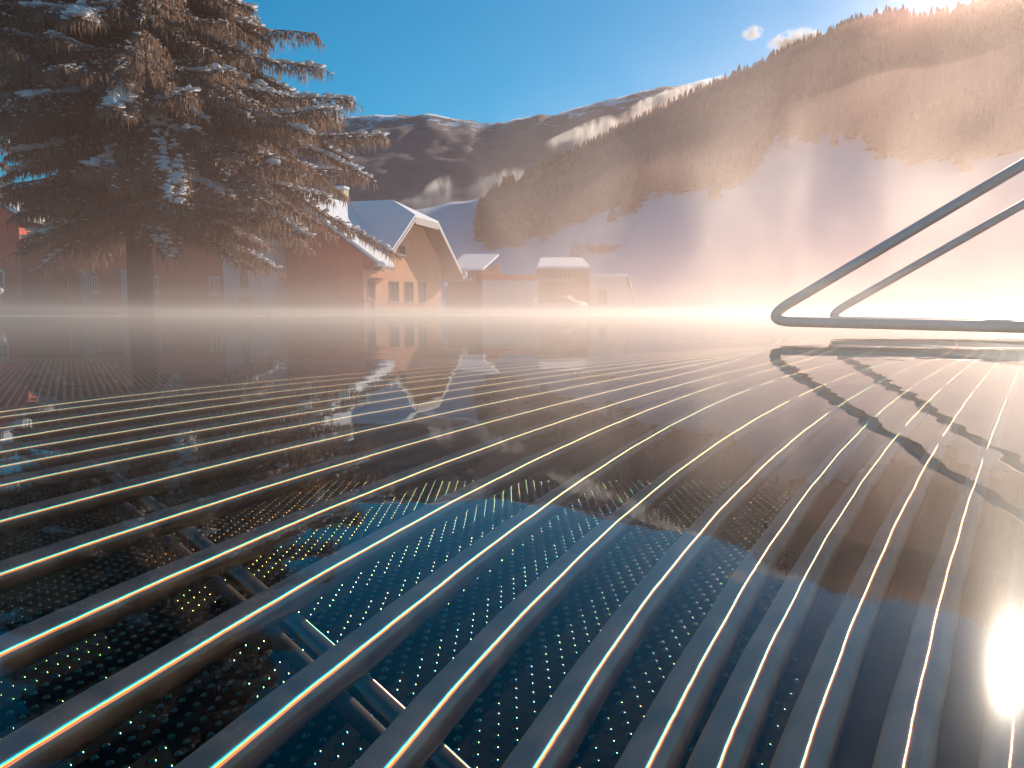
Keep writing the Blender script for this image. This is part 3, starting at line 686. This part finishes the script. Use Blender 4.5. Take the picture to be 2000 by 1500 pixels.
# ---------------------------------------------------------------- the big snowy spruces
def spruce(loc, Ht, prof, nb, seed, label, sides=None, zmin=2.6):
    r = random.Random(seed); root = empty('spruce_tree', loc)
    tr = MB(); pts_ = [Vector((.06 * math.sin(i * .9), .05 * math.cos(i * 1.3), Ht * i / 14)) for i in range(15)]
    tr.tube(pts_, [.34 * (1 - i / 14) ** .8 + .02 for i in range(15)], 14); tr.build('trunk', M['bark'], root, True)
    # spray template: a drooping fan of thin needle blades
    V = []; T = []; SV = []; ST = []
    bt = MB()
    def rad(z):
        for a, b in zip(prof, prof[1:]):
            if a[0] <= z <= b[0]: return a[1] + (b[1] - a[1]) * (z - a[0]) / (b[0] - a[0])
        return 0.3
    def blade(p, d, L, w, side):
        b = len(V); V.extend([p - side * w, p + side * w, p + d * L]); T.append((b, b + 1, b + 2))
    def snow_blob(p, rx, rz_, d):
        b = len(SV); n = 7
        s = Vector((-d.y, d.x, 0)).normalized() if abs(d.x) + abs(d.y) > 1e-4 else Vector((1, 0, 0))
        rings = [(0.0, 1.0), (.62, .72), (1.0, .18), (.85, -.18)]
        SV.append(p + Vector((0, 0, rz_)))
        for (a, h) in rings[1:]:
            for k in range(n):
                q = 6.283 * k / n; jr = 1 + r.uniform(-.22, .22)
                SV.append(p + d * (math.cos(q) * a * rx * 1.3 * jr) + s * (math.sin(q) * a * rx * jr) + Vector((0, 0, rz_ * h)))
        for k in range(n): ST.append((b, b + 1 + k, b + 1 + (k + 1) % n))
        for q in range(2):
            for k in range(n):
                k2 = (k + 1) % n; a0 = b + 1 + q * n
                ST.append((a0 + k, a0 + n + k, a0 + n + k2)); ST.append((a0 + k, a0 + n + k2, a0 + k2))
    for i in range(nb):
        z = zmin + (Ht - zmin - .3) * ((i + r.random()) / nb) ** 1.25 + r.uniform(-.35, .35)
        az = i * 2.399 + r.uniform(-.4, .4); R = rad(z) * r.uniform(.60, 1.08)
        d = Vector((math.cos(az), math.sin(az), 0)); s = Vector((-d.y, d.x, 0))
        if z < 4.3 and abs(d.x) < .55: continue
        if d.x < -.45 and 2.4 < z < 6.2: R = min(R, 3.0)
        n = max(6, int(R * 5)); P = []
        droop = r.uniform(.12, .36) ; lift_ = r.uniform(.0, .30)
        bend = r.uniform(-.2, .2)
        for k in range(n + 1):
            t_ = k / n
            P.append(Vector((0, 0, z)) + d * (R * t_) + s * (bend * R * t_ * t_) + Vector((0, 0, R * (lift_ * t_ - droop * 1.7 * t_ * t_ + .16 * max(0, t_ - .75) * 2))))
        bt.tube(P, [.055 * (1 - k / (n + 1)) * (R / 6 + .25) + .006 for k in range(n + 1)], 5)
        snowy = r.random() < .50
        for k in range(1, n + 1):
            t_ = k / n
            if t_ < .12: continue
            for side in (-1, 1):
                for rep in range(3):
                    L = (.35 + .85 * (1 - t_)) * r.uniform(.6, 1.15) * min(1, R / 3)
                    q = r.uniform(.5, 1.1); dd = (s * side * math.sin(q) + d * math.cos(q))
                    base = P[k - 1].lerp(P[k], r.random())
                    m_ = max(3, int(L * 7)); prev = base
                    for j in range(1, m_ + 1):
                        u = j / m_; p = base + dd * (L * u) + Vector((0, 0, -L * .45 * u * u - .03 * r.random()))
                        ax = (p - prev).normalized() if (p - prev).length > 1e-5 else dd
                        hang = Vector((r.uniform(-.25, .25), r.uniform(-.25, .25), -1)).normalized()
                        # hanging twig + side needles
                        sd_ = Vector((r.uniform(-1, 1), r.uniform(-1, 1), 0)).normalized()
                        blade(p, hang, r.uniform(.16, .42), .018, sd_)
                        blade(p, (hang + ax).normalized(), r.uniform(.14, .3), .020, sd_)
                        blade(prev, (ax + s * .5 * r.uniform(-1, 1) + d * .5 * r.uniform(-1, 1) + Vector((0, 0, r.uniform(-.3, .15)))).normalized(), r.uniform(.12, .26), .020, Vector((0, 0, 1)) if r.random() < .4 else s)
                        if t_ > .35 and r.random() < (.30 if snowy else .13): snow_blob(p + Vector((0, 0, .01)), r.uniform(.018, .05), r.uniform(.012, .035), dd)
                        prev = p
                    if snowy and r.random() < .30 * (.5 + t_):
                        snow_blob(base + dd * L * .5 + Vector((0, 0, .02)), r.uniform(.05, .12), r.uniform(.03, .06), dd)
            if snowy and t_ > .35:
                for _ in range(2):
                    if r.random() < .66: snow_blob(P[k].lerp(P[k - 1], r.random()) + s * r.uniform(-.12, .12) + Vector((0, 0, .04)), r.uniform(.05, .14), r.uniform(.05, .12), d)
    tag(bt.build('branches', M['bark'], root), kind='stuff')
    np_obj('crown', np.array([tuple(v) for v in V]), np.array(T), M['needle'], root)['kind'] = 'stuff'
    np_obj('snow_load', np.array([tuple(v) for v in SV]), np.array(ST), M['snow_load'], root, True)['kind'] = 'stuff'
    tag(root, label, 'tree')
    return root
spruce((-10.6, 22.0, 0), 20.0, [(0, 3.2), (2.4, 3.7), (3.4, 5.2), (4.5, 6.3), (4.8, 6.7), (5.4, 6.9), (7.5, 5.6), (9.5, 4.2), (12, 3.3), (16, 2.1), (20.1, .2)], 560, 3,
       'big spruce loaded with snow on the far side of the pool')
spruce((-20.8, 25.0, 0), 17.5, [(0, 3.5), (2.6, 4.5), (4.5, 5.4), (7.5, 4.6), (9.5, 3.8), (13, 2.4), (17.6, .2)], 210, 11,
       'second snowy spruce cut off by the left edge of the photo', zmin=5.6)
# dry hanging branch
m = MB(); bp_ = [W(378, 285, 17.5), W(370, 312, 17.6), W(352, 345, 17.7), W(328, 370, 17.8), W(300, 392, 17.9), W(268, 402, 18), W(235, 398, 18.1)]
m.tube(bp_, .012, 6); 
tag(m.build('hanging_cable', M['trim'], None, True), 'thin cable drooping in front of the big spruce', 'cable')

# ---------------------------------------------------------------- tube bed under the water
ZT = -0.140      # top of the tubes
RT = 0.0154
TL = [
[(1757,1500),(1810,1250),(1857,1100),(1895,960),(1923,883),(1944,831),(1982,743),(1995,705)],
[(1548,1500),(1590,1392),(1660,1203),(1706,1100),(1751,1013),(1790,936),(1842,841),(1895,775),(1954,701)],
[(1382,1500),(1482,1276),(1580,1100),(1678,936),(1737,859),(1790,806),(1863,740),(1909,701)],
[(1240,1500),(1300,1385),(1387,1231),(1471,1100),(1566,960),(1615,901),(1706,813),(1807,740),(1877,701)],
[(1009,1500),(1146,1308),(1300,1099),(1398,988),(1485,904),(1580,827),(1720,747),(1818,701)],
[(708,1500),(971,1224),(1093,1100),(1205,1000),(1300,926),(1457,824),(1636,740),(1755,701)],
[(350,1500),(525,1378),(700,1238),(824,1140),(1020,1000),(1125,925),(1300,838),(1464,754),(1615,712)],
[(0,1451),(192,1346),(455,1189),(628,1100),(845,985),(1055,876),(1300,787),(1520,715)],
[(0,1245),(350,1095),(600,994),(950,862),(1300,757),(1480,712)],
[(0,1097),(311,1000),(600,911),(950,820),(1300,735)],
[(0,998),(300,928),(600,857),(950,782),(1300,721)],
[(0,932),(300,877),(600,820),(950,761),(1300,712)],
[(0,897),(300,848),(600,799),(950,746),(1300,705)],
[(0,870),(300,826),(600,782),(950,735),(1300,700)],
[(0,847),(300,805),(600,764),(950,725),(1300,696)],
[(0,825),(300,789),(600,753),(950,718),(1300,693)],
[(0,805),(300,773),(600,742),(950,712),(1300,690)],
[(0,795),(300,763),(600,733),(950,706),(1300,687)]]
TL = [[(2190,1500),(2180,1250),(2175,1000),(2165,800),(2160,700)],[(1972,1500),(1995,1250),(2018,1000),(2046,800),(2060,700)]] + TL
bed = empty('tube_bed', (0, 1.5, -.19))
def bl(p): return Vector(p) - bed.location
def steel_tube(name, pts_, r_, n, mt_=None):
    m = MB(); m.tube(pts_, r_, n, False); o = m.build(name, mt_ or M['tube'], bed, True)
    uv = o.data.uv_layers.new(name='round'); k = 0
    for i in range(len(pts_) - 1):
        for q in range(n):
            for (a, b) in ((q, i), (q + 1, i), (q + 1, i + 1), (q, i + 1)):
                uv.data[k].uv = (a / n, b / 10); k += 1
    return o
curves = []
for i, l in enumerate(TL):
    q = np.array([on_plane(x, y, ZT)[:2] for (x, y) in l])
    u = np.sqrt(q[:, 1]); deg = 3 if len(l) > 5 else 2
    co = np.polyfit(u, q[:, 0], deg, w=1 / q[:, 1])
    d0 = max(q[0, 1] - (.12 if i < 9 else .3), .16); d1 = 7.5
    us = np.linspace(math.sqrt(d0), math.sqrt(d1), 170)
    pts_ = []
    for k, uu in enumerate(us):
        y = uu * uu
        uc = min(uu, u[-1])
        x = np.polyval(co, uc)
        if uu > u[-1]:
            sl = (np.polyval(co, u[-1]) - np.polyval(co, u[-1] - .02)) / .02; x += sl * (uu - u[-1])
        wob = .0006 * math.sin(y * 21 + i * 1.7) * min(1, y) + .0003 * math.sin(y * 47 + i)
        pts_.append(Vector((x + wob, y, ZT - RT)))
    curves.append(pts_)
    steel_tube('tube', [bl(p) for p in pts_], RT, 20)
# cross beam below the tubes; dull second bar added for its other edge's glint
ZC = -0.187
for (off, rr) in ((0, .010), (-1, .0075)):
    pc = [(100, 850), (200, 905), (383, 1038), (478, 1120), (600, 1232), (735, 1345), (890, 1478), (1060, 1640)]
    q = [on_plane(x - 48 * (-off) * (y / 1250.), y + 22 * (-off) * (y / 1250.), ZC) for (x, y) in pc]
    co = np.polyfit([a.y for a in q], [a.x for a in q], 2)
    ys = np.linspace(q[-1].y, q[0].y, 24)
    steel_tube('crossbar', [bl((np.polyval(co, y), y, ZC - rr)) for y in ys], rr, 14, None if off == 0 else M['dull'])
# studded plate under the tubes
ZP = -0.232
m = MB(); m.box(-3.6, .15, ZP - .02, 5.2, 8.2, ZP); pl = m.build('plate', M['plate'], None); pl.parent = bed; pl.location = -bed.location
def domes(pts2, z, r, h, matn, name):
    n = 6; base = []
    rings = [(1.0, 0), (.72, .62)]
    for (a, b) in rings:
        for k in range(n): base.append((r * a * math.cos(6.2832 * k / n), r * a * math.sin(6.2832 * k / n), h * b))
    base.append((0, 0, h)); base = np.array(base); tri = []
    for k in range(n):
        k2 = (k + 1) % n; tri += [(k, k2, n + k2), (k, n + k2, n + k), (n + k, n + k2, 2 * n)]
    tri = np.array(tri); P = np.array([(x, y, z) for (x, y) in pts2])
    V = (base[None] + P[:, None, :]).reshape(-1, 3); T = (tri[None] + (np.arange(len(P)) * len(base))[:, None, None]).reshape(-1, 3)
    o = np_obj(name, V, T, matn, None, True); o.parent = bed; o.location = -bed.location; o['kind'] = 'stuff'
    return o
edge = curves[-1]
ex = np.array([p.x for p in edge]); ey = np.array([p.y for p in edge])
def beyond(x, y):      # left of and beyond the last tube
    if x > ex[-1]: return y > ey[-1]
    return y > np.interp(x, ex, ey) + .03
near = []; far = []
sp = 0.0155; ang = math.radians(33); ca_, sa_ = math.cos(ang), math.sin(ang)
for i in range(-260, 260):
    for j in range(-260, 260):
        a = (i + .5 * (j % 2)) * sp * 1.15; b = j * sp * .9
        x = a * ca_ - b * sa_; y = a * sa_ + b * ca_ + .9
        if y < .22 or y > 1.5 or x < -.74 * y - .1 or x > .36 * y + .02: continue
        if beyond(x, y): continue
        near.append((x, y))
sp = 0.026
for i in range(-150, 150):
    for j in range(0, 190):
        x = (i + .5 * (j % 2)) * sp; y = .9 + j * sp * .87
        if abs(x) > .72 * y + .1 or y > 4.2 or not beyond(x, y): continue
        far.append((x, y))
domes(near, ZP, .0034, .0021, M['nub'], 'studs')
ft = MB(); 
fv = [(p.x, p.y + .03, -.150) for p in edge[::6]]; fv = [(-3.4, fv[0][1] - .4, -.150)] + fv + [(fv[-1][0] + .2, 4.8, -.150), (-3.6, 4.8, -.150)]
fo = obj('floor_panel', fv, [tuple(range(len(fv)))], M['plate'], None); fo.parent = bed; fo.location = -bed.location
domes(far, -.150, .0062, .0036, M['nub_pale'], 'floor_studs')
tag(bed, 'bed of curved steel tubes lying under the clear pool water', 'underwater bench')

# ---------------------------------------------------------------- hand rails
def fillet(pts_, rad, n=8):
    pts_ = [Vector(p) for p in pts_]; out = [pts_[0]]
    for a, b, c in zip(pts_, pts_[1:], pts_[2:]):
        d1 = (a - b).normalized(); d2 = (c - b).normalized(); ang_ = d1.angle(d2); L_ = min(rad / math.tan(ang_ / 2), (a - b).length * .45, (c - b).length * .45)
        p0 = b + d1 * L_; p1 = b + d2 * L_
        for k in range(n + 1):
            t_ = k / n; out.append(p0 * (1 - t_) ** 2 + b * 2 * t_ * (1 - t_) + p1 * t_ ** 2)
    out.append(pts_[-1]); return out
def handrail(scale, label, cx_px, by):
    """loop of bent pipe: low bar just above the water, slanting bar rising to the right"""
    D0 = 3.37 * scale; R_ = .0235
    k = 1.0
    left = W(cx_px, 620, D0)
    low_l = Vector((left.x, D0, .064)); low_r = Vector((left.x + 1.45, D0 - 1.25, .040))
    top_r = None
    return low_l, low_r
rails = []
# near rail
lowL = Vector(((1489 - 1000) / 1500 * 3.37, 3.37, .064)); lowR0 = Vector(((2000 - 1000) / 1500 * 2.72, 2.72, .050))
lowR = lowL + (lowR0 - lowL) * 1.9
up0 = W(2000, 322, 2.95); upR = lowL + (up0 - lowL) * 1.5
m = MB(); path = fillet([upR, lowL + Vector((-.018, 0, .0)), lowR, lowR + Vector((.25, -.1, -.9))], .05, 12)
m.tube(path, .0215, 18)
o = m.build('handrail', M['metal'], None, True)
tag(o, 'nearer and larger bent steel handrail rising to the right over the water', 'handrail', 'two handrails at the pool steps')
off = Vector(((1600 - 1000) / 1500 * 4.25 - lowL.x, .88, -.003))
up1 = W(2000, 398, 3.85)
low2 = lowL + off; low2r = low2 + (lowR - lowL)
m = MB(); path = fillet([low2 + (up1 - low2) * 1.5, low2, low2r, low2r + Vector((.25, -.1, -.9))], .05, 12)
m.tube(path, .0215, 18)
o = m.build('handrail', M['metal'], None, True)
tag(o, 'farther handrail behind, seen smaller inside the slant of the nearer one', 'handrail', 'two handrails at the pool steps')

# ---------------------------------------------------------------- clouds
def puff(name, p0, p1, r0, r1, matn, wob=.3, seg=14, squash=(1, 1, 1)):
    """one closed uneven body from p0 to p1"""
    p0 = Vector(p0); p1 = Vector(p1); bm = bmesh.new(); bmesh.ops.create_icosphere(bm, subdivisions=3, radius=1.0)
    ax = (p1 - p0); L_ = ax.length / 2; mid = (p0 + p1) / 2; t_ = ax.normalized(); up = Vector((0, 0, 1)); s_ = t_.cross(up).normalized(); u_ = s_.cross(t_)
    vs = []
    for v in bm.verts:
        c = v.co * (1 + wob * noise.noise(v.co * 2.2 + p0 * .1)); a = (c.x + 1) / 2; rr = r0 + (r1 - r0) * a
        vs.append(t_ * (c.x * (L_ + rr * .5)) + s_ * (c.y * rr * squash[1]) + u_ * (c.z * rr * squash[2]))
    fs = [[v.index for v in f.verts] for f in bm.faces]; bm.free()
    return fix_normals(obj(name, vs, fs, matn, None, True, loc=mid))
CD = 3200
M['cloud'] = volume_mat('cloud', (1, 1, 1), .09, .30, noise_scale=.022, lo=.40, hi=.62, soft=.10, detail=7)
o = puff('cloud', W(1508, 94, CD), W(1604, 72, CD), 60, 60, M['cloud'], .35); tag(o, kind='stuff')
o = puff('cloud', W(1452, 70, CD), W(1486, 60, CD), 28, 34, M['cloud'], .35); tag(o, kind='stuff')

# snow blown up from the valley slope
M['drift'] = volume_mat('snow_dust', (1, .98, .95), .42, .45, noise_scale=.085, lo=.44, hi=.68, base=.02, stretch=(1, 1, .30), soft=.05, detail=6)
for (a, b, D, r0, r1) in (((760, 414), (900, 396), 470, 7, 8), ((800, 404), (930, 384), 490, 8, 10), ((900, 390), (1050, 348), 500, 10, 12), ((835, 385), (900, 352), 500, 9, 7), ((1060, 300), (1240, 240), 640, 11, 14), ((1200, 250), (1480, 150), 900, 20, 18)):
    tag(puff('snow_dust', W(*a, D), W(*b, D), r0, r1, M['drift'], .3), kind='stuff')

# ---------------------------------------------------------------- haze and steam
def vbox(name, x0, x1, y0, y1, z0, z1, matn):
    m = MB(); m.box(x0, y0, z0, x1, y1, z1); return tag(m.build(name, matn), kind='stuff')
HC = (1.0, .83, .76)
G = .55
vbox('haze', -1300, 1900, -40, 2350, -3, 480, volume_mat('haze', HC, .000022, .92))
vbox('steam', PX0, PX1 + 8, 1.2, 30, .0035, .20, volume_mat('steam_low', (1, .92, .88), .070, G))
vbox('steam', PX0 - 6, PX1 + 8, .8, 33, .005, 1.0, volume_mat('steam_mid', (1, .73, .65), .0120, .58))
vbox('steam', PX0 - 8, PX1 + 12, .6, 36, .006, 2.6, volume_mat('steam_high', (1, .66, .56), .0040, .58))
vbox('steam', -5, 22, 3.5, 32, .008, 5.5, volume_mat('steam_drift', (1, .86, .79), .010, G, noise_scale=.35, lo=.40, hi=.66, base=.03, stretch=(1, 1, .75), detail=4, soft=.10, dome=True))
vbox('steam', -3.5, 13, 5.0, 12.5, .009, 3.9, volume_mat('steam_wisps', (1, .90, .84), .13, G, noise_scale=.8, lo=.45, hi=.66, base=0, stretch=(1, .7, .55), detail=6, soft=.14, dome=True))
# thin mist shell added to veil the wooded hillside but not the sky
fm = []; ff = []; cols = range(0, len(pxs), 6); rows = list(range(12, NV - 3, 8)) + [NV]
for i in cols:
    for j in rows:
        p = hv[i * RW + j]; e = 13 * min(1, (NV - j) / 16) + 2.5; 
        e *= min(1, max(.08, (pxs[i] - 850) / 350))
        fm.append(p + Vector((0, -e * .5, e)))
for i in cols:
    for j in rows:
        p = hv[i * RW + j]; fm.append(p + Vector((0, 6, -10)))
nc, nr = len(list(cols)), len(rows); K = nc * nr
for i in range(nc - 1):
    for j in range(nr - 1):
        a = i * nr + j; ff.append((a, a + nr, a + nr + 1, a + 1)); ff.append((a + K, a + 1 + K, a + nr + 1 + K, a + nr + K))
for i in range(nc - 1):
    a = i * nr; ff.append((a, a + K, a + nr + K, a + nr)); a = i * nr + nr - 1; ff.append((a, a + nr, a + nr + K, a + K))
for j in range(nr - 1):
    ff.append((j, j + 1, j + 1 + K, j + K)); a = (nc - 1) * nr + j; ff.append((a, a + K, a + 1 + K, a + 1))
mo = fix_normals(obj('hill_mist', fm, ff, volume_mat('hill_mist', (1, .66, .60), .0029, .40))); tag(mo, kind='stuff')
